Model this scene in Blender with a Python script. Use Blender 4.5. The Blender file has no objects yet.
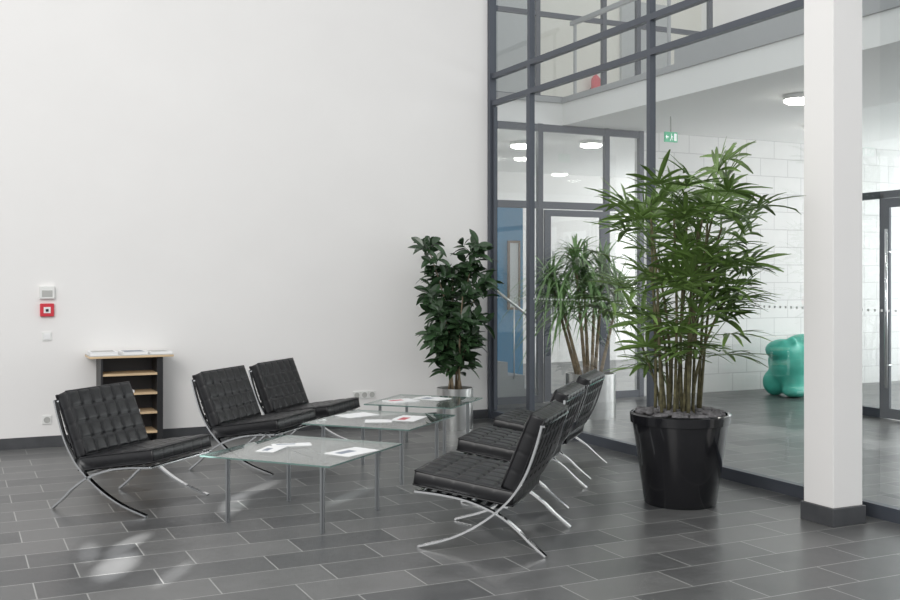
import bpy, bmesh, math, random
from mathutils import Vector, Matrix
random.seed(7)
S=bpy.context.scene
C=S.collection
S.view_settings.view_transform='Standard'
H=1.55
# ---------------------------------------------------------------- materials
def mat(name,col,rough=.5,metal=0,spec=.5,noise=0,nscale=8,emit=None,estr=0,coat=0,bump=0,bscale=60):
    m=bpy.data.materials.new(name);m.use_nodes=True
    nt=m.node_tree;N=nt.nodes;L=nt.links
    b=N['Principled BSDF']
    b.inputs['Base Color'].default_value=(*col,1)
    b.inputs['Roughness'].default_value=rough
    b.inputs['Metallic'].default_value=metal
    b.inputs['Specular IOR Level'].default_value=spec
    b.inputs['Coat Weight'].default_value=coat
    tc=N.new('ShaderNodeTexCoord')
    if noise:
        n=N.new('ShaderNodeTexNoise');n.inputs['Scale'].default_value=nscale
        n.inputs['Detail'].default_value=4
        L.new(tc.outputs['Object'],n.inputs['Vector'])
        r=N.new('ShaderNodeMapRange')
        r.inputs['From Min'].default_value=.3;r.inputs['From Max'].default_value=.7
        r.inputs['To Min'].default_value=1-noise;r.inputs['To Max'].default_value=1+noise
        L.new(n.outputs['Fac'],r.inputs['Value'])
        v=N.new('ShaderNodeVectorMath');v.operation='SCALE'
        v.inputs[0].default_value=col
        L.new(r.outputs['Result'],v.inputs['Scale'])
        L.new(v.outputs['Vector'],b.inputs['Base Color'])
    if bump:
        n2=N.new('ShaderNodeTexNoise');n2.inputs['Scale'].default_value=bscale
        L.new(tc.outputs['Object'],n2.inputs['Vector'])
        bp=N.new('ShaderNodeBump');bp.inputs['Strength'].default_value=bump;bp.inputs['Distance'].default_value=.01
        L.new(n2.outputs['Fac'],bp.inputs['Height']);L.new(bp.outputs['Normal'],b.inputs['Normal'])
    if emit:
        b.inputs['Emission Color'].default_value=(*emit,1);b.inputs['Emission Strength'].default_value=estr
    return m
def glassmat(name,tint,refl=.04,rough=0.0,body=None,bodyf=0,k=.6):
    m=bpy.data.materials.new(name);m.use_nodes=True
    nt=m.node_tree;N=nt.nodes;L=nt.links
    N.remove(N['Principled BSDF']);out=N['Material Output']
    t=N.new('ShaderNodeBsdfTransparent');t.inputs['Color'].default_value=(*tint,1)
    g=N.new('ShaderNodeBsdfGlossy');g.inputs['Roughness'].default_value=rough
    g.inputs['Color'].default_value=(1,1,1,1)
    lw=N.new('ShaderNodeLayerWeight');lw.inputs['Blend'].default_value=.5
    pw=N.new('ShaderNodeMath');pw.operation='POWER';pw.inputs[1].default_value=5
    L.new(lw.outputs['Facing'],pw.inputs[0])
    mul=N.new('ShaderNodeMath');mul.operation='MULTIPLY_ADD';mul.inputs[1].default_value=k;mul.inputs[2].default_value=refl
    mul.use_clamp=True
    L.new(pw.outputs[0],mul.inputs[0])
    mx=N.new('ShaderNodeMixShader')
    L.new(mul.outputs[0],mx.inputs['Fac'])
    last=t.outputs[0]
    if body:
        d=N.new('ShaderNodeBsdfDiffuse');d.inputs['Color'].default_value=(*body,1)
        m2=N.new('ShaderNodeMixShader');m2.inputs['Fac'].default_value=bodyf
        L.new(t.outputs[0],m2.inputs[1]);L.new(d.outputs[0],m2.inputs[2]);last=m2.outputs[0]
    L.new(last,mx.inputs[1]);L.new(g.outputs[0],mx.inputs[2])
    L.new(mx.outputs[0],out.inputs['Surface'])
    return m
def brickmat(name,c1,c2,cm,bw,rh,mort,axes='xy',rough=(.2,.35),bump=.3,noise=.25,spec=.5,off=.5):
    m=bpy.data.materials.new(name);m.use_nodes=True
    nt=m.node_tree;N=nt.nodes;L=nt.links;b=N['Principled BSDF']
    tc=N.new('ShaderNodeTexCoord');vec=tc.outputs['Object']
    sx=N.new('ShaderNodeSeparateXYZ');L.new(vec,sx.inputs[0])
    cx=N.new('ShaderNodeCombineXYZ')
    L.new(sx.outputs[axes[0].upper()],cx.inputs[0]);L.new(sx.outputs[axes[1].upper()],cx.inputs[1])
    br=N.new('ShaderNodeTexBrick')
    L.new(cx.outputs[0],br.inputs['Vector'])
    br.inputs['Scale'].default_value=1
    br.inputs['Color1'].default_value=(*c1,1);br.inputs['Color2'].default_value=(*c2,1);br.inputs['Mortar'].default_value=(*cm,1)
    br.inputs['Brick Width'].default_value=bw;br.inputs['Row Height'].default_value=rh
    br.inputs['Mortar Size'].default_value=mort;br.inputs['Mortar Smooth'].default_value=.0
    br.offset=off;br.offset_frequency=2
    n=N.new('ShaderNodeTexNoise');n.inputs['Scale'].default_value=5;n.inputs['Detail'].default_value=4
    L.new(vec,n.inputs['Vector'])
    r=N.new('ShaderNodeMapRange');r.inputs['From Min'].default_value=.3;r.inputs['From Max'].default_value=.7
    r.inputs['To Min'].default_value=1-noise;r.inputs['To Max'].default_value=1+noise
    L.new(n.outputs['Fac'],r.inputs['Value'])
    v=N.new('ShaderNodeVectorMath');v.operation='SCALE'
    L.new(br.outputs['Color'],v.inputs[0]);L.new(r.outputs['Result'],v.inputs['Scale'])
    L.new(v.outputs['Vector'],b.inputs['Base Color'])
    r2=N.new('ShaderNodeMapRange');r2.inputs['From Min'].default_value=.3;r2.inputs['From Max'].default_value=.7
    r2.inputs['To Min'].default_value=rough[0];r2.inputs['To Max'].default_value=rough[1]
    L.new(n.outputs['Fac'],r2.inputs['Value']);L.new(r2.outputs['Result'],b.inputs['Roughness'])
    b.inputs['Specular IOR Level'].default_value=spec
    if bump:
        bp=N.new('ShaderNodeBump');bp.inputs['Strength'].default_value=bump;bp.inputs['Distance'].default_value=.003;bp.invert=True
        L.new(br.outputs['Fac'],bp.inputs['Height']);L.new(bp.outputs['Normal'],b.inputs['Normal'])
    return m
M_wall=mat('plaster',(.83,.815,.80),.9,noise=.012,nscale=1.5,bump=.05,bscale=120)
M_floor=brickmat('slate_tiles',(.056,.058,.060),(.134,.134,.132),(.31,.31,.30),.6,.3,.0035,rough=(.29,.35),noise=.10,spec=.5,off=.38,bump=0)
M_block=brickmat('white_blocks',(.74,.74,.73),(.72,.72,.715),(.56,.56,.56),.5,.25,.006,'xz',(.7,.8),.3,.02,.2)
M_base=mat('baseboard_slate',(.065,.067,.072),.4,noise=.15)
M_frame=mat('anthracite_aluminium',(.085,.095,.115),.4,.3)
M_glass=glassmat('window_glass',(.91,.935,.935),.09)
M_tglass=glassmat('table_glass',(.92,.95,.94),.06,body=(.6,.65,.64),bodyf=.03,k=.85)
M_tedge=mat('glass_edge',(.14,.22,.20),.15)
M_leather=mat('black_leather',(.009,.009,.0105),.37,spec=.45)
M_chrome=mat('chrome',(.86,.87,.88),.10,1)
M_steel=mat('brushed_steel',(.62,.62,.61),.28,1,noise=.08)
M_legs=mat('satin_steel',(.36,.37,.38),.32,.9)
M_black=mat('black_laminate',(.02,.02,.022),.45)
M_wood=mat('beech_wood',(.66,.49,.30),.45,noise=.12,nscale=4)
M_brown=mat('brown_wood',(.20,.12,.07),.5,noise=.2)
M_white=mat('white_laminate',(.60,.60,.58),.6)
M_paper=mat('paper',(.82,.82,.82),.6)
M_pbluegrey=mat('print_grey',(.25,.28,.33),.6)
M_pred=mat('print_red',(.5,.08,.1),.5)
M_plastic=mat('white_plastic',(.78,.78,.76),.4)
M_greyp=mat('grey_plastic',(.45,.45,.43),.5)
M_red=mat('red_plastic',(.62,.03,.05),.4)
M_soil=mat('soil',(.06,.045,.035),.9,noise=.4,nscale=40)
M_peb=mat('pebbles',(.13,.125,.13),.6,noise=.5,nscale=20)
M_potb=mat('glossy_black_planter',(.012,.012,.014),.16,coat=.3)
M_palm=mat('palm_leaf',(.13,.215,.055),.38,noise=.5,nscale=3)
M_ficus=mat('dark_leaf',(.032,.066,.028),.24,noise=.35,nscale=4)
M_yucca=mat('spiky_leaf',(.18,.30,.12),.5,noise=.3,nscale=3)
M_cane=mat('cane_bark',(.11,.10,.05),.8,noise=.5,nscale=25)
M_trunk=mat('trunk_bark',(.26,.20,.13),.85,noise=.35,nscale=20)
M_slabw=mat('slab_white',(.80,.80,.79),.8)
M_slabg=mat('fascia_grey',(.36,.37,.38),.6)
M_beige=mat('upper_wall_paint',(.74,.71,.64),.8)
M_greyd=mat('grey_door_paint',(.42,.43,.43),.5)
M_blue=mat('blue_paint',(.04,.27,.50),.5)
M_green=mat('sea_green_glaze',(.06,.42,.33),.42,noise=.15,nscale=4)
M_exit=mat('exit_green',(.08,.40,.22),.4,emit=(.1,.5,.3),estr=.3)
M_exitw=mat('exit_white',(.9,.9,.9),.4,emit=(1,1,1),estr=.5)
M_lamp=mat('lamp_glow',(1,1,1),.4,emit=(1,.97,.9),estr=26)
M_dot=mat('safety_dot',(.62,.64,.64),.6)
# ---------------------------------------------------------------- helpers
def mk(name,V,F,m,parent=None,smooth=False,mats=None,fm=None):
    me=bpy.data.meshes.new(name);me.from_pydata([tuple(v) for v in V],[],F);me.update()
    o=bpy.data.objects.new(name,me);C.objects.link(o)
    for x in (mats or [m]): me.materials.append(x)
    if fm:
        for p,i in zip(me.polygons,fm): p.material_index=i
    if smooth:
        for p in me.polygons:p.use_smooth=True
    if parent:o.parent=parent
    return o
def boxes(name,L,m,parent=None,bevel=0,mats=None,mi=None):
    V=[];F=[];fm=[]
    for k,(x0,x1,y0,y1,z0,z1) in enumerate(L):
        b=len(V)
        V+=[(x0,y0,z0),(x1,y0,z0),(x1,y1,z0),(x0,y1,z0),(x0,y0,z1),(x1,y0,z1),(x1,y1,z1),(x0,y1,z1)]
        F+=[tuple(b+i for i in f) for f in ((3,2,1,0),(4,5,6,7),(0,1,5,4),(1,2,6,5),(2,3,7,6),(3,0,4,7))]
        fm+=[mi[k] if mi else 0]*6
    o=mk(name,V,F,m,parent,mats=mats,fm=fm)
    if bevel:
        md=o.modifiers.new('b','BEVEL');md.width=bevel;md.segments=2
    return o
def lathe(name,prof,m,parent=None,n=48,cx=0,cy=0,smooth=True):
    V=[];F=[]
    for r,z in prof:
        for i in range(n):
            a=2*math.pi*i/n;V.append((cx+r*math.cos(a),cy+r*math.sin(a),z))
    for j in range(len(prof)-1):
        for i in range(n):
            F.append((j*n+i,j*n+(i+1)%n,(j+1)*n+(i+1)%n,(j+1)*n+i))
    if prof[0][0]>0:F.append(tuple(range(n))[::-1])
    if prof[-1][0]>0:F.append(tuple(range((len(prof)-1)*n,len(prof)*n)))
    o=mk(name,V,F,m,parent,smooth)
    if smooth:
        o.modifiers.new('e','EDGE_SPLIT').split_angle=math.radians(40)
    return o
def tube(V,F,pts,radii,n=8):
    b0=len(V)
    for k,p in enumerate(pts):
        p=Vector(p)
        d=(Vector(pts[min(k+1,len(pts)-1)])-Vector(pts[max(k-1,0)])).normalized()
        a=d.orthogonal().normalized() if k==0 else (pa-d*pa.dot(d)).normalized()
        pa=a;c=d.cross(a)
        for i in range(n):
            t=2*math.pi*i/n;V.append(p+(a*math.cos(t)+c*math.sin(t))*radii[k])
    for k in range(len(pts)-1):
        for i in range(n):
            F.append((b0+k*n+i,b0+k*n+(i+1)%n,b0+(k+1)*n+(i+1)%n,b0+(k+1)*n+i))
    F.append(tuple(b0+i for i in range(n))[::-1]);F.append(tuple(b0+(len(pts)-1)*n+i for i in range(n)))
def root(name,label,cat,loc=(0,0,0),rz=0,group=None):
    e=bpy.data.objects.new(name,None);C.objects.link(e);e.location=loc;e.rotation_euler=(0,0,rz)
    e.empty_display_size=.2
    e['label']=label;e['category']=cat
    if group:e['group']=group
    return e
def struct(o,label=None):
    o['kind']='structure'
    if label:o['label']=label
    return o
def copy_thing(r,loc,rz,label=None,sc=None):
    n=r.copy();C.objects.link(n);n.location=loc;n.rotation_euler=(0,0,rz)
    if sc:n.scale=sc
    if label:n['label']=label
    for c in r.children:
        k=c.copy();C.objects.link(k);k.parent=n
    return n
# ---------------------------------------------------------------- shell
GX=5.43; WY=10.27
struct(boxes('floor',[(-8,15,-4,17,-.1,0)],M_floor),'dark grey slate tile floor')
struct(boxes('wall_back',[(-8,GX-.03,WY,WY+.2,0,6.6)],M_wall),'tall smooth white plaster wall')
struct(boxes('baseboard_back',[(-8,GX-.04,WY-.015,WY,0,.10)],M_base),'dark slate baseboard')
struct(boxes('wall_hall_side',[(GX-.2,GX-.02,WY+.2,17,0,6.6)],M_wall))
# curtain wall bays
ys=[10.24,9.39,7.33,5.27,3.2,1.1]
zt=[0.045,3.5,3.8,5.6,6.57]
for i in range(5):
    a,b=ys[i+1],ys[i]
    L=[]
    w=.025
    L.append((GX-.03,GX+.03,a-w,a+w,0,6.6))
    top=b-w
    if i==0:
        L.append((GX-.05,GX+.03,b-.03,b+.03,0,6.6));top=b-.03
        L.append((GX-.02,GX+.02,top-.045,top-.006,.10,3.46));L.append((GX-.02,GX+.02,a+w+.006,a+w+.04,.10,3.46))
    for z in zt:
        h=.045 if z<.1 else .028
        L.append((GX-.03,GX+.03,a+w,top,z-h,z+h))
    o=struct(boxes('window_%d'%(i+1),L,M_frame),'floor-to-ceiling glazing with anthracite metal frame')
    V=[];F=[]
    for k in range(4):
        z0=zt[k]+.028;z1=zt[k+1]-.028
        n=len(V);V+=[(GX,a+w,z0),(GX,top,z0),(GX,top,z1),(GX,a+w,z1)];F.append((n,n+1,n+2,n+3))
    g=mk('glass_pane',V,F,M_glass,o)
    V=[];F=[]
    y=a+.06
    while y<b-.07:
        n=len(V);x=GX-.003
        V+=[(x,y,1.338),(x,y+.018,1.338),(x,y+.018,1.354),(x,y,1.354)];F.append((n,n+1,n+2,n+3));y+=.055
    d=mk('safety_marking',V,F,M_dot,o);d['kind']='stuff'
# far side of the glass: soffits / gallery
struct(boxes('ceiling',[(7,13.5,2,11.3,3.5,3.8),(GX-.01,13.5,11.3,17,3.5,3.8)],M_slabw),'white underside of the gallery floor')
struct(boxes('trim_1',[(6.97,7.0,2,9.0,3.78,4.05),(6.97,7.0,9.0,11.27,3.78,3.85),(GX,7.0,11.27,11.3,3.78,3.85)],M_slabg),'grey gallery edge fascia')
struct(boxes('wall_blocks',[(8.25,13.5,11.3,11.5,0,3.5)],M_block),'white painted block wall')
struct(boxes('wall_upper',[(GX,13.5,13.5,13.7,3.8,6.6)],M_beige),'pale painted gallery wall')
struct(boxes('wall_upper_side',[(11.0,11.2,2,13.5,3.8,6.6)],M_wall),'white gallery wall')
struct(boxes('wall_corridor',[(GX,13.5,16.6,16.8,0,3.5)],M_wall))
struct(boxes('wall_corridor_blue',[(6.28,6.76,11.9,12.0,0,2.5)],M_blue),'blue painted wall panel')
r=root('balustrade','steel gallery balustrade with thin posts and handrail','railing',(0,0,3.8))
boxes('handrail',[(7.04,7.09,2,11.2,.95,1.0)],M_slabg,r)
for y in (3.2,5.2,7.2,9.2,11.1):
    boxes('post',[(7.05,7.08,y,y+.03,0,.95)],M_slabg,r)
r=root('picture_frame','narrow brown wooden frame hanging on blue panel','picture',(6.61,11.89,1.6))
boxes('frame',[(-.09,-.065,-.03,0,-.45,.45),(.065,.09,-.03,0,-.45,.45),(-.065,.065,-.03,0,-.45,-.42),(-.065,.065,-.03,0,.42,.45)],M_brown,r)
boxes('picture',[(-.065,.065,-.015,-.005,-.42,.42)],M_paper,r)
r=root('staircase','short grey staircase rising behind the glass partition','stairs',(0,0,0))
for i in range(5):
    boxes('step',[(5.45,6.75-.24*i,11.42,11.86,.001+.17*i,.17*(i+1))],M_slabg,r)
V=[];F=[];tube(V,F,[(6.75,11.4,.95),(5.6,11.4,1.75)],[.018,.018],8)
for i in range(4):
    x=6.65-.3*i;tube(V,F,[(x,11.4,.1+.2*i),(x,11.4,.95+(6.75-x)*.7)],[.008,.008],6)
mk('handrail',V,F,M_steel,r,True)
# upper gallery glazed screen
L=[]
for x in (5.5,6.66,7.66,8.2,9.4):
    L.append((x-.03,x+.03,11.33,11.39,3.8,6.6))
for z in (3.84,4.9,6.1):
    L.append((5.53,9.37,11.335,11.385,z-.03,z+.03))
o=struct(boxes('window_8',L,M_frame),'dark framed gallery glass screen')
mk('glass_pane',[(5.5,11.36,3.85),(9.4,11.36,3.85),(9.4,11.36,6.55),(5.5,11.36,6.55)],[(0,1,2,3)],M_glass,o)
# glazed partition (window_6) and doors
L=[]
for x in (5.5,6.0,6.66,7.66,8.2):
    L.append((x-.035,x+.035,11.27,11.33,0,3.5))
for z in (2.48,3.45):
    L.append((5.46,8.23,11.275,11.325,z-.045,z+.045))
for x0,x1 in ((5.5,6.0),(6.0,6.66),(7.66,8.2)):
    L.append((x0,x1,11.275,11.325,0,.09))
o=struct(boxes('window_6',L,M_frame),'dark framed interior glass partition')
mk('glass_pane',[(5.5,11.3,0.05),(8.2,11.3,.05),(8.2,11.3,3.45),(5.5,11.3,3.45)],[(0,1,2,3)],M_glass,o)
o=struct(boxes('door_1',[(6.70,6.79,11.24,11.27,.01,2.42),(7.53,7.62,11.24,11.27,.01,2.42),(6.79,7.53,11.24,11.27,.01,.11),(6.79,7.53,11.24,11.27,2.34,2.42)],M_frame),'dark framed glass door')
boxes('handle',[(6.78,6.80,11.17,11.19,.9,1.9)],M_steel,o)
# door wall at right of the hall
o=struct(boxes('window_7',[(9.36,9.44,8.86,8.94,0,3.5),(9.36,9.44,8.36,8.42,0,2.5),(9.36,9.44,4.0,8.86,2.45,2.53),(9.36,9.44,7.3,7.36,0,2.5),(9.36,9.44,8.42,8.86,0,.1),(9.36,9.44,6.2,6.26,0,2.5)],M_frame),'dark framed glass screen')
mk('glass_pane',[(9.4,4,0.05),(9.4,8.86,.05),(9.4,8.86,3.5),(9.4,4,3.5)],[(0,1,2,3)],M_glass,o)
o=struct(boxes('door_2',[(9.33,9.36,8.26,8.35,.01,2.44),(9.33,9.36,7.37,7.46,.01,2.44),(9.33,9.36,7.46,8.26,.01,.12),(9.33,9.36,7.46,8.26,2.34,2.44)],M_frame),'dark framed glass entrance door')
V=[];F=[];tube(V,F,[(9.26,8.24,.35),(9.26,8.24,2.1)],[.017]*2,12);tube(V,F,[(9.26,8.24,.6),(9.34,8.24,.6)],[.01]*2);tube(V,F,[(9.26,8.24,1.85),(9.34,8.24,1.85)],[.01]*2)
mk('handle',V,F,M_chrome,o,True)
struct(boxes('door_3',[(7.0,7.9,13.44,13.5,3.8,5.9)],M_greyd),'grey gallery door')
struct(boxes('door_4',[(9.4,10.3,13.44,13.5,3.8,5.9)],M_greyd),'grey gallery door')
# ceiling lamps
def lamp(loc):
    r=root('ceiling_lamp','round white glowing ceiling lamp','lamp',loc,group='round ceiling lamps')
    lathe('lamp_ring',[(.16,-.0),(.16,-.05),(.15,-.05)],M_plastic,r,32)
    lathe('lamp_shade',[(.148,-.02),(.148,-.07),(.12,-.085),(.0,-.092)],M_lamp,r,32)
    return r
l0=lamp((8.1,8.35,3.499))
for p in ((8.03,5.6,3.499),(9.9,9.9,3.499),(11.5,8.35,3.499),(9.9,6.5,3.499),(6.3,12.2,3.499),(7.3,12.9,3.499),(8.15,12.4,3.499),(7.8,15.0,3.499)):
    copy_thing(l0,p,0)
# exit sign
r=root('exit_sign','green emergency exit sign with running figure and arrow','sign',(7.77,10.1,3.25))
r.scale=(.62,.62,.8)
boxes('sign_panel',[(-.15,.15,-.015,.015,-.075,.075)],M_exit,r)
boxes('bracket',[(-.01,.01,-.01,.01,.075,.312)],M_greyp,r)
V=[];F=[]
def poly(pts,y=-.017):
    n=len(V);V.extend([(x,y,z) for x,z in pts]);F.append(tuple(range(n,n+len(pts))))
poly([(-.12,-.008),(-.06,-.008),(-.06,.008),(-.12,.008)]);poly([(-.135,0),(-.1,-.035),(-.1,.035)])
poly([(.07,-.055),(.125,-.055),(.125,.055),(.07,.055)])
poly([(.0,.03),(.015,.03),(.015,.05),(0,.05)]);poly([(-.005,.025),(.025,.02),(.02,-.015),(-.0,-.015)])
poly([(0,-.015),(.012,-.015),(-.02,-.055),(-.035,-.05)]);poly([(.01,-.015),(.02,-.015),(.045,-.045),(.035,-.05)])
poly([(.02,.02),(.05,.0),(.045,-.008),(.018,.01)])
mk('pictogram',V,F,M_exitw,r)
# fire extinguisher on gallery
r=root('fire_extinguisher','red fire extinguisher mounted on gallery wall','fire extinguisher',(8.88,13.38,4.30))
r.scale=(.8,.8,.8)
lathe('body',[(.001,0),(.08,.0),(.09,.03),(.09,.38),(.05,.44),(.02,.46),(.02,.48)],M_red,r,24)
boxes('valve',[(-.05,.03,-.015,.015,.48,.5),(-.015,.015,-.012,.012,.46,.53)],M_black,r)
boxes('wall_bracket',[(-.03,.03,.02,.15,.2,.24)],M_black,r)
# ---------------------------------------------------------------- column
r=root('column','square white painted column with dark plinth','column',(5.09,4.95,0))
boxes('shaft',[(-.125,.125,-.125,.125,.115,6.6)],M_wall,r,.004)
boxes('plinth',[(-.14,.14,-.14,.14,0,.115)],M_base,r,.003)
# ---------------------------------------------------------------- chairs
def cat(pts,n=6):
    out=[];P=[Vector(p) for p in pts];P=[2*P[0]-P[1]]+P+[2*P[-1]-P[-2]]
    for i in range(1,len(P)-2):
        for k in range(n):
            t=k/n
            out.append(.5*((2*P[i])+(-P[i-1]+P[i+1])*t+(2*P[i-1]-5*P[i]+4*P[i+1]-P[i+2])*t*t+(-P[i-1]+3*P[i]-3*P[i+1]+P[i+2])*t**3))
    out.append(P[-2]);return out
def ribbon(V,F,pts,yc,w,t):
    P=cat(pts);b=len(V)
    for i,p in enumerate(P):
        d=(P[min(i+1,len(P)-1)]-P[max(i-1,0)]).normalized();n=Vector((-d.y,d.x))
        for s,q in ((-1,-1),(1,-1),(1,1),(-1,1)):
            V.append((p.x+n.x*t/2*q,yc+s*w/2,p.y+n.y*t/2*q))
    for i in range(len(P)-1):
        for k in range(4):
            F.append((b+i*4+k,b+i*4+(k+1)%4,b+(i+1)*4+(k+1)%4,b+(i+1)*4+k))
    F.append((b,b+1,b+2,b+3));e=b+(len(P)-1)*4;F.append((e+3,e+2,e+1,e))
CA=[(-.38,.735),(-.345,.61),(-.285,.45),(-.19,.305),(-.04,.175),(.14,.075),(.35,.007)]
CB=[(.37,.325),(.22,.315),(.06,.29),(-.10,.235),(-.22,.16),(-.31,.08),(-.40,.007)]
def cushion(name,W,D,T,nw,nd,parent,mtx,m):
    V=[];F=[];K=12;NW=nw*K;ND=nd*K
    def h(i,j,s):
        u=i/ND;v=j/NW
        du=min(u,1-u)*D;dv=min(v,1-v)*W;e=min(1,min(du,dv)/.02)
        f=.80+.20*math.sqrt(max(0,1-(1-e)**2))
        a=abs(math.sin(math.pi*nd*u));b=abs(math.sin(math.pi*nw*v))
        # crisp square panels: flat pillow tops, narrow sunk seams, buttons on the crossings
        tf=1-(1-a)**5*.75-(1-b)**5*.75
        tf=max(tf,.0)
        tf-=.9*max(0,1-(a*a+b*b)*7)
        tf+=.18*a*b
        tf=tf*e+(1-e)*.9
        return s*T/2*(f*(.76+.22*tf))
    for s in (1,-1):
        for i in range(ND+1):
            for j in range(NW+1):
                V.append(mtx@Vector(((i/ND-.5)*D,(j/NW-.5)*W,h(i,j,s))))
    n=(ND+1)*(NW+1)
    g=lambda i,j,s:(0 if s>0 else n)+i*(NW+1)+j
    for i in range(ND):
        for j in range(NW):
            F.append((g(i,j,1),g(i+1,j,1),g(i+1,j+1,1),g(i,j+1,1)))
            F.append((g(i,j,-1),g(i,j+1,-1),g(i+1,j+1,-1),g(i+1,j,-1)))
    for i in range(ND):
        F.append((g(i,0,1),g(i,0,-1),g(i+1,0,-1),g(i+1,0,1)))
        F.append((g(i,NW,1),g(i+1,NW,1),g(i+1,NW,-1),g(i,NW,-1)))
    for j in range(NW):
        F.append((g(0,j,1),g(0,j+1,1),g(0,j+1,-1),g(0,j,-1)))
        F.append((g(ND,j,1),g(ND,j,-1),g(ND,j+1,-1),g(ND,j+1,1)))
    for s in (1,-1):
        for ring in ([(i,0) for i in range(0,ND+1,6)],[(i,NW) for i in range(0,ND+1,6)],[(0,j) for j in range(0,NW+1,6)],[(ND,j) for j in range(0,NW+1,6)]):
            tube(V,F,[V[g(i,j,s)] for i,j in ring],[.005]*len(ring),6)
    return mk(name,V,F,m,parent,True)
def chair(loc,rz,label,group):
    r=root('lounge_chair',label,'chair',loc,rz,group)
    for y in (-.36,.36):
        V=[];F=[];ribbon(V,F,CA,y,.032,.012);ribbon(V,F,CB,y,.032,.012)
        mk('frame_leg',V,F,M_chrome,r)['label']='crossed curved chrome side frame'
    for x,z in ((-.378,.725),(-.165,.262),(.355,.318)):
        b=boxes('cross_bar',[(x-.014,x+.014,-.345,.345,z-.005,z+.005)],M_chrome,r)
    V=[];F=[]
    def strap(p,q,y0,y1):
        n=len(V);V.extend([(p[0],y0,p[1]),(p[0],y1,p[1]),(q[0],y1,q[1]),(q[0],y0,q[1])]);F.append((n,n+1,n+2,n+3))
    for k in range(8):
        t=(k+.5)/8
        x=.35-.5*t;z=.318-.07*t*1.0
        strap((x-.018,z),(x+.018,z+.004),-.345,.345)
    for k in range(7):
        t=(k+.5)/7
        x=-.24-.13*t;z=.355+.36*t
        strap((x+.008,z-.018),(x-.008,z+.018),-.345,.345)
    mk('strap',V,F,M_leather,r)['label']='black leather support straps'
    mt=Matrix.Translation((.085,0,.355))@Matrix.Rotation(math.radians(-8.5),4,'Y')
    cushion('seat',.685,.60,.105,6,5,r,mt,M_leather)
    mt=Matrix.Translation((-.265,0,.57))@Matrix.Rotation(math.radians(-112),4,'Y')@Matrix.Rotation(math.pi,4,'X')
    cushion('backrest',.685,.45,.11,6,4,r,mt,M_leather)
    return r
lab='black tufted lounge chair, crossed chrome frame, '
G='lounge chairs'
c0=chair((1.15,7.45,0),math.radians(-45),lab+'standing alone',G)
copy_thing(c0,(2.28,8.50,0),math.radians(-44),lab+'beside matching chair')
copy_thing(c0,(2.92,9.15,0),math.radians(-44),lab+'near white wall')
copy_thing(c0,(2.93,5.52,0),math.radians(137),lab+'beside glass table')
copy_thing(c0,(3.69,6.50,0),math.radians(137),lab+'in row middle')
copy_thing(c0,(4.40,7.30,0),math.radians(136),lab+'near window wall')
# ---------------------------------------------------------------- tables
def table(loc,rz,label):
    r=root('glass_table',label,'table',loc,rz,'low glass tables')
    h=.475
    t=boxes('table_top',[(-h,h,-h,h,.427,.437)],M_tglass,r,mats=[M_tglass,M_tedge])
    for p in t.data.polygons:
        if abs(p.normal.z)<.5:p.material_index=1
    t['label']='clear greenish glass top'
    for sx in (-1,1):
        for sy in (-1,1):
            x=sx*.35;y=sy*.35
            boxes('leg',[(x-.015,x+.015,y-.005,y+.005,0,.417),(x-.005,x+.005,y-.015,y+.015,0,.417),(x-.03,x+.03,y-.03,y+.03,.419,.427)],M_legs,r)
    return r
t0=table((2.08,6.55,0),math.radians(-50),'low square glass coffee table, slim steel legs, papers on top')
copy_thing(t0,(3.08,7.70,0),math.radians(-48),'low square glass coffee table, slim steel legs, magazines on top',(.96,.96,1))
copy_thing(t0,(3.90,8.68,0),math.radians(-46),'smaller low glass coffee table near the wall plant',(.88,.88,1))
def paper(name,x,y,z,w,d,rz,label,cover=None,th=.004):
    r=root(name,label,'magazine',(x,y,z),rz,'papers and magazines on the tables')
    boxes('page_block',[(-w/2,w/2,-d/2,d/2,0,th)],M_paper,r)
    if cover:boxes('cover_print',[(-w*.38,w*.1,-d*.05,d*.25,th,th+.0008)],cover,r)
TZ=.4375
paper('magazine',2.32,6.30,TZ,.30,.21,.5,'open white brochure lying on glass table',M_pbluegrey)
paper('magazine',2.05,6.74,TZ,.26,.10,-.2,'folded grey leaflet lying on glass table',M_pbluegrey,.006)
paper('magazine',1.88,6.63,TZ,.21,.13,.9,'thin leaflet lying on glass table',M_pbluegrey)
paper('magazine',2.98,7.98,TZ,.30,.21,.3,'white magazine lying on middle glass table',None)
paper('magazine',3.28,7.62,TZ,.30,.21,.8,'white magazine with red print on middle glass table',M_pred)
paper('magazine',3.01,7.58,TZ,.21,.15,-.4,'white leaflet on middle glass table',None)
paper('magazine',3.68,8.72,TZ,.28,.20,.2,'white and red magazine on far glass table',M_pred,.01)
paper('magazine',4.03,8.8,TZ,.21,.30,.5,'dark printed magazine on far glass table',M_pbluegrey)
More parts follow.
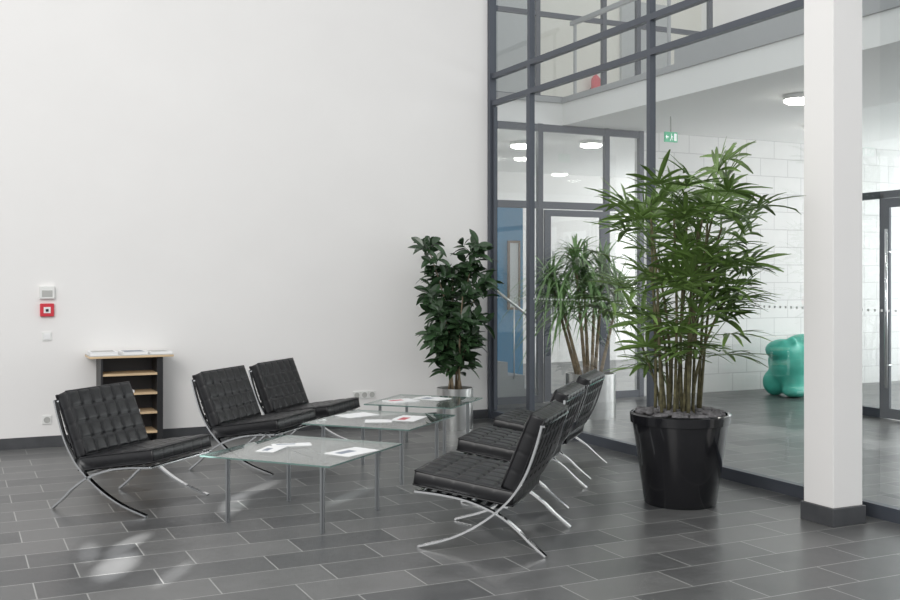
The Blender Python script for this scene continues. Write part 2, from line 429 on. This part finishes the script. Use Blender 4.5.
# ---------------------------------------------------------------- shelf
r=root('shelf_unit','small black shelf unit with beech shelves against wall','shelf',(1.50,10.06,0))
boxes('side_panel',[(-.28,-.262,-.16,.17,0,.82)],M_black,r)
boxes('side_panel',[(.225,.28,-.13,.17,0,.82)],M_black,r)
boxes('back_panel',[(-.26,.225,.155,.17,.02,.82)],M_black,r)
for z in (.12,.30,.48,.66):
    boxes('shelf',[(-.261,.224,-.15,.154,z,z+.02)],M_wood,r)
boxes('shelf_top',[(-.38,.37,-.18,.18,.825,.845)],M_wood,r,.004)
boxes('top_surface',[(-.378,.368,-.178,.178,.8455,.852)],M_white,r)
for i,(x,w,h) in enumerate(((-.25,.24,.03),(.02,.22,.025),(.25,.2,.02))):
    q=root('leaflet_stack','stack of white leaflets on shelf unit','leaflets',(1.50+x,10.03,.853),.05*i,'leaflets on the shelf unit')
    boxes('page_block',[(-w/2,w/2,-.13,.13,0,h)],M_paper,q)
    boxes('cover_print',[(-w/2+.02,w/2-.02,-.1,.10,h,h+.001)],M_pbluegrey if i==1 else M_greyp,q)
for z,x in ((.322,-.05),(.502,-.1),(.142,-.08)):
    q=root('leaflet_stack','thin leaflet pile inside shelf unit','leaflets',(1.50+x,10.02,z),0,'leaflets on the shelf unit')
    boxes('page_block',[(-.12,.12,-.1,.1,0,.02)],M_paper,q)
    boxes('cover_print',[(-.1,.1,-.08,.05,.02,.021)],M_pred,q)
# ---------------------------------------------------------------- wall devices
r=root('fire_alarm_button','red square fire alarm call point with white plate','fire alarm',(.79,WY,1.264))
boxes('housing',[(-.06,.06,-.035,.001,-.06,.06)],M_red,r,.006)
boxes('plate',[(-.03,.03,-.038,-.035,-.028,.028)],M_paper,r)
boxes('button',[(-.012,.012,-.043,-.038,-.014,.01)],M_black,r)
r=root('wall_controller','grey wall control box with small window','control box',(.79,WY,1.425))
boxes('housing',[(-.065,.065,-.04,0,-.058,.058)],M_plastic,r,.005)
boxes('display',[(-.045,.045,-.042,-.04,-.04,.02)],M_greyp,r)
r=root('light_switch','white square light switch','switch',(.79,WY,1.02))
boxes('plate',[(-.04,.04,-.01,0,-.04,.04)],M_plastic,r,.002)
boxes('rocker',[(-.027,.027,-.014,-.01,-.027,.027)],M_paper,r,.002)
def socket(x,z):
    r=root('power_socket','white wall power socket','socket',(x,WY,z),group='wall sockets')
    boxes('plate',[(-.04,.04,-.01,0,-.04,.04)],M_plastic,r,.002)
    o=lathe('insert',[(.028,0),(.028,.003),(.022,.003),(.02,.0005),(.0,.0005)],M_greyp,r,24)
    o.rotation_euler=(math.pi/2,0,0);o.location=(0,-.0105,0)
socket(.79,.25);socket(3.83,.33);socket(3.915,.33);socket(4.0,.33)
# ---------------------------------------------------------------- plants
def leaflet(V,F,base,d,up,L,W,droop,seg=4,prof=(.35,.85,1,.7,.0)):
    d=d.normalized();side=d.cross(up)
    if side.length<1e-3:side=Vector((1,0,0))
    side.normalize();u=side.cross(d);n=len(V)
    for i in range(seg+1):
        s=i/seg;p=base+d*L*s+Vector((0,0,-droop*L*s*s));w=W/2*prof[i]
        V.extend([p+side*w+u*w*.3,p,p-side*w+u*w*.3])
    for i in range(seg):
        k=n+i*3;F.append((k,k+1,k+4,k+3));F.append((k+1,k+2,k+5,k+4))
# palm
r=root('potted_palm','tall lady palm with many canes in glossy black planter','plant',(4.55,5.81,0))
lathe('planter',[(.235,0),(.245,.01),(.325,.555),(.34,.56),(.345,.62),(.335,.63),(.32,.625),(.31,.55),(.0,.55)],M_potb,r,64)
lathe('soil',[(.309,.552),(.29,.585),(0,.60)],M_soil,r,40)
V=[];F=[]
for i in range(230):
    a=random.uniform(0,6.28);q=math.sqrt(random.uniform(.05,1))*.285
    s=random.uniform(.016,.028)
    c=Vector((q*math.cos(a),q*math.sin(a),.618+random.uniform(0,.025)))
    bm=bmesh.new();bmesh.ops.create_icosphere(bm,subdivisions=2,radius=s);b=len(V)
    for v in bm.verts:V.append(Vector((v.co.x*1.2,v.co.y,v.co.z*.7))+c)
    for f in bm.faces:F.append(tuple(b+v.index for v in f.verts))
    bm.free()
mk('pebbles',V,F,M_peb,r,True)['kind']='stuff'
VL=[];FL=[];VP=[];FP=[]
rx=Vector((.902,-.432,0));ry=Vector((.432,.902,0))
hs=(1.78,1.7,1.68,1.62,1.56,1.5,1.45,1.4,1.3,1.2,1.05,.85,1.64,1.35,.62,1.5,1.25,.9,1.66,.5,.72)
for i,hh in enumerate(hs):
    a=i*2.4+random.uniform(-.3,.3);q=random.uniform(.02,.19)
    p0=Vector((q*math.cos(a),q*math.sin(a),.58))
    lean=Vector((math.cos(a),math.sin(a),0))*random.uniform(.05,.24)*(.4 if i<2 else 1)+rx*random.uniform(0,.10)
    pts=[p0+Vector((0,0,hh*t))*.88+lean*t*t+Vector((math.sin(t*5+i)*.012,math.cos(t*4+i)*.012,0)) for t in [k/8 for k in range(9)]]
    Vc=[];Fc=[];tube(Vc,Fc,pts,[.0115-.0045*k/8 for k in range(9)],8)
    mk('cane',Vc,Fc,M_cane,r,True)
    nf=int(3+hh*2.3)
    for k in range(nf):
        t=random.uniform(.42,1) if k else 1
        s=t*8;j=min(int(s),7);p=pts[j].lerp(pts[j+1],s-j)
        b=a+random.uniform(-1.9,1.9) if k else random.uniform(0,6.28)
        el=random.uniform(.1,1.0) if t<.9 else random.uniform(.3,1.3)
        d=Vector((math.cos(b)*math.cos(el),math.sin(b)*math.cos(el),math.sin(el)))
        pl=random.uniform(.18,.42)*(.55+.45*min(1,hh/1.4))
        tip=p+d*pl+Vector((0,0,-.02))
        tube(VP,FP,[p,p+d*pl*.5,tip],[.004,.0035,.003],5)
        up=Vector((0,0,1));side=d.cross(up).normalized()
        dd=(d*.9+Vector((0,0,-.15))).normalized();u=side.cross(dd)
        nl=random.randint(7,10)
        for m_ in range(nl):
            ph=math.radians(-100+200*m_/(nl-1)+random.uniform(-7,7))
            ld=dd*math.cos(ph)+side*math.sin(ph)+u*random.uniform(.0,.3)
            leaflet(VL,FL,tip,ld,u,random.uniform(.26,.36)*(1-.2*abs(ph)/1.8),random.uniform(.028,.040),random.uniform(.1,.42),prof=(.35,.85,1,.85,.25))
for VV in (VL,VP):
    for v in VV:
        if v.x>.84:v.x=.84-(v.x-.84)*.3
        if v.x>.38 and v.y<-.68:v.y=-.68
mk('petioles',VP,FP,M_palm,r,True)['kind']='stuff'
mk('foliage',VL,FL,M_palm,r)['kind']='stuff'
# broad leaved plant
r=root('potted_umbrella_plant','bushy dark-leaved plant in round steel planter','plant',(4.72,9.74,0))
lathe('planter',[(.19,0),(.19,.42),(.18,.42),(.18,.37),(0,.37)],M_steel,r,48)
lathe('soil',[(.179,.371),(.1,.38),(0,.385)],M_soil,r,32)
VL=[];FL=[]
for i,(lx,ly,h,nn) in enumerate(((-.27,0,1.86,30),(.20,-.05,1.84,30),(-.02,.1,1.60,24),(.30,.05,1.55,26),(-.28,-.1,1.45,24),(.08,-.25,1.4,24),(-.12,-.2,1.2,24),(.22,-.1,1.1,20),(-.2,-.15,1.0,18))):
    p0=Vector((.07*math.cos(i),.07*math.sin(i),.37));top=rx*lx+ry*ly+Vector((0,0,h))
    pts=[p0.lerp(top,k/6)+(rx*lx*(-.2)*math.sin(math.pi*k/6)) for k in range(7)]
    V=[];F=[];tube(V,F,pts,[.013-.0012*k for k in range(7)],8);mk('stem',V,F,M_trunk,r,True)
    for k in range(nn):
        t=random.uniform(.25,1) if k>3 else random.uniform(.95,1);s=t*6;j=min(int(s),5);p=pts[j].lerp(pts[j+1],s-j)
        a=random.uniform(0,6.28);q=random.uniform(.02,.14)
        c=p+Vector((q*math.cos(a),q*math.sin(a),random.uniform(-.05,.08)))
        if c.z<.52:c.z=.52+random.uniform(0,.2)
        ax=(Vector((math.cos(a),math.sin(a),random.uniform(.6,1.8)))).normalized()
        s_=ax.orthogonal().normalized();t_=ax.cross(s_);n=random.randint(3,5);o=random.uniform(0,6)
        for m_ in range(n):
            ph=2*math.pi*m_/n+o
            ld=s_*math.cos(ph)+t_*math.sin(ph)+ax*random.uniform(.3,1.3)
            leaflet(VL,FL,c+ax*random.uniform(-.04,.04),ld,ax,random.uniform(.14,.20),random.uniform(.062,.078),random.uniform(.05,.5),seg=7,prof=(.12,.55,.88,1,1,.88,.55,.08))
        tube(VL,FL,[p,c],[.003,.003],4)
for v in VL:
    if v.y>.48:v.y=.48
    if v.x>.62:v.x=.62
mk('foliage',VL,FL,M_ficus,r)['kind']='stuff'
# yucca
r=root('potted_yucca','spiky-leaved yucca in round steel planter behind glass','plant',(6.50,9.90,0))
lathe('planter',[(.28,0),(.28,.49),(.265,.49),(.265,.44),(0,.44)],M_steel,r,48)
lathe('soil',[(.264,.441),(.2,.45),(0,.455)],M_soil,r,32)
VL=[];FL=[]
for (lx,ly,h) in ((-.14,0,1.72),(.12,.05,1.62),(.02,-.10,1.35),(-.36,.05,1.5),(-.28,-.1,1.25),(.24,-.1,1.35),(-.05,.1,1.55)):
    V=[];F=[]
    q=rx*lx+ry*ly
    pts=[Vector((q.x*(.4+.8*k/5),q.y*(.4+.8*k/5),.44+(h-.44)*k/5)) for k in range(6)]
    tube(V,F,pts,[.022,.02,.018,.017,.016,.015],10);mk('trunk',V,F,M_trunk,r,True)
    top=pts[-1]
    for k in range(90):
        a=random.uniform(0,6.28);el=random.uniform(-.2,1.4)
        d=Vector((math.cos(a)*math.cos(el),math.sin(a)*math.cos(el),math.sin(el)))
        leaflet(VL,FL,top+Vector((0,0,random.uniform(-.16,.12))),d,Vector((0,0,1)),random.uniform(.45,.70),random.uniform(.024,.034),random.uniform(.3,1.0),seg=6,prof=(.6,.95,1,.85,.65,.4,0))
for v in VL:
    if v.x<-1.0:v.x=-1.0
mk('foliage',VL,FL,M_yucca,r)['kind']='stuff'
# ---------------------------------------------------------------- sculpture
def meta(name,balls,m,parent):
    bm=bmesh.new()
    for (c,rr,sc) in balls:
        mt=Matrix.Translation(c)@Matrix.Diagonal((rr*sc[0],rr*sc[1],rr*sc[2],1))
        bmesh.ops.create_icosphere(bm,subdivisions=3,radius=1,matrix=mt)
    me=bpy.data.meshes.new(name);bm.to_mesh(me);bm.free()
    o=bpy.data.objects.new(name,me);C.objects.link(o);me.materials.append(m);o.parent=parent
    rm=o.modifiers.new('r','REMESH');rm.mode='VOXEL';rm.voxel_size=.025;rm.use_smooth_shade=True
    sm=o.modifiers.new('s','SMOOTH');sm.iterations=12;sm.factor=.6
    return o
r=root('sculpture','rounded sea-green glazed animal-like sculpture standing on floor','sculpture',(10.28,10.6,-.01),math.radians(10))
meta('body',[((0,0,.45),.40,(1.1,.95,.8)),((.12,0,.62),.29,(1.15,.95,.7)),((-.2,-.05,.4),.28,(1.1,1,1.1)),((-.27,-.14,.2),.18,(1,1,1.3)),((.3,-.17,.2),.2,(1,1,1.2)),((-.3,.15,.18),.17,(1,1,1.1)),((.32,.18,.18),.17,(1,1,1)),((-.32,0,.62),.23,(1.25,.95,.65)),((-.36,-.2,.09),.12,(1.6,1.3,.7)),((.33,-.22,.09),.12,(1.5,1.3,.7)),((-.46,-.1,.70),.07,(1,1,1)),((-.36,-.16,.74),.07,(1,1,1))],M_green,r)
# ---------------------------------------------------------------- light
w=bpy.data.worlds.new('World');S.world=w;w.use_nodes=True
bg=w.node_tree.nodes['Background'];bg.inputs['Color'].default_value=(.97,.985,1,1);bg.inputs['Strength'].default_value=1.05
def area(loc,target,size,e,col=(1,1,1),sy=None):
    l=bpy.data.lights.new('window_light','AREA');l.energy=e;l.size=size;l.color=col
    if sy:l.shape='RECTANGLE';l.size_y=sy
    o=bpy.data.objects.new('window_light',l);C.objects.link(o);o.location=loc
    o.rotation_euler=(Vector(target)-Vector(loc)).to_track_quat('-Z','Y').to_euler();return o
area((-3.5,1.0,5.5),(3,9,1.2),4,400,(1,.98,.95))  # soft area lamp added high left of the camera for directional shading
# area lights added beyond the open far side to brighten hall and corridor
area((13.6,7,1.75),(5,7,1.75),9,320,(1,1,1),3.3)
area((13.4,14,1.75),(5,14,1.75),4.5,190,(1,1,1),3.3)
def spot(loc,target,e,ang,blend=1,sc=(1,1,1),roll=0):
    l=bpy.data.lights.new('sun_gleam','SPOT');l.energy=e;l.spot_size=math.radians(ang);l.spot_blend=blend;l.shadow_soft_size=.02
    o=bpy.data.objects.new('sun_gleam',l);C.objects.link(o);o.location=loc
    q=(Vector(target)-Vector(loc)).to_track_quat('-Z','Y')
    o.rotation_euler=(q.to_matrix()@Matrix.Rotation(roll,3,'Z')).to_euler();o.scale=sc
O=(-1.5,2.0,5)
spot(O,(.80,5.85,0),9000,5,1,(.45,1,1),.25)
spot(O,(.93,6.3,0),7000,4,1,(.35,1,1),-.1)
spot(O,(.70,6.2,0),4500,4,1,(.3,1,1),.5)
spot(O,(1.05,5.55,0),4000,4,1,(.3,1,1),.1)
spot(O,(1.75,7.1,0),9000,4,1,(.4,1,1),.3)
spot(O,(2.0,7.5,0),7000,4,1,(.3,1,1),-.3)
spot(O,(2.55,7.0,0),7000,4,1,(.3,1,1),-.2)
spot((8.5,3.0,3.3),(7.7,7.4,0),1800,16,.5,(.5,1,1))
# ---------------------------------------------------------------- camera
cam=bpy.data.cameras.new('Camera');co=bpy.data.objects.new('Camera',cam);C.objects.link(co)
cam.sensor_width=36;cam.lens=1040/900*36
cam.shift_y=-21/900
co.location=(0,0,H)
co.rotation_euler=(math.pi/2,0,-math.atan2(498,1040))
S.camera=co
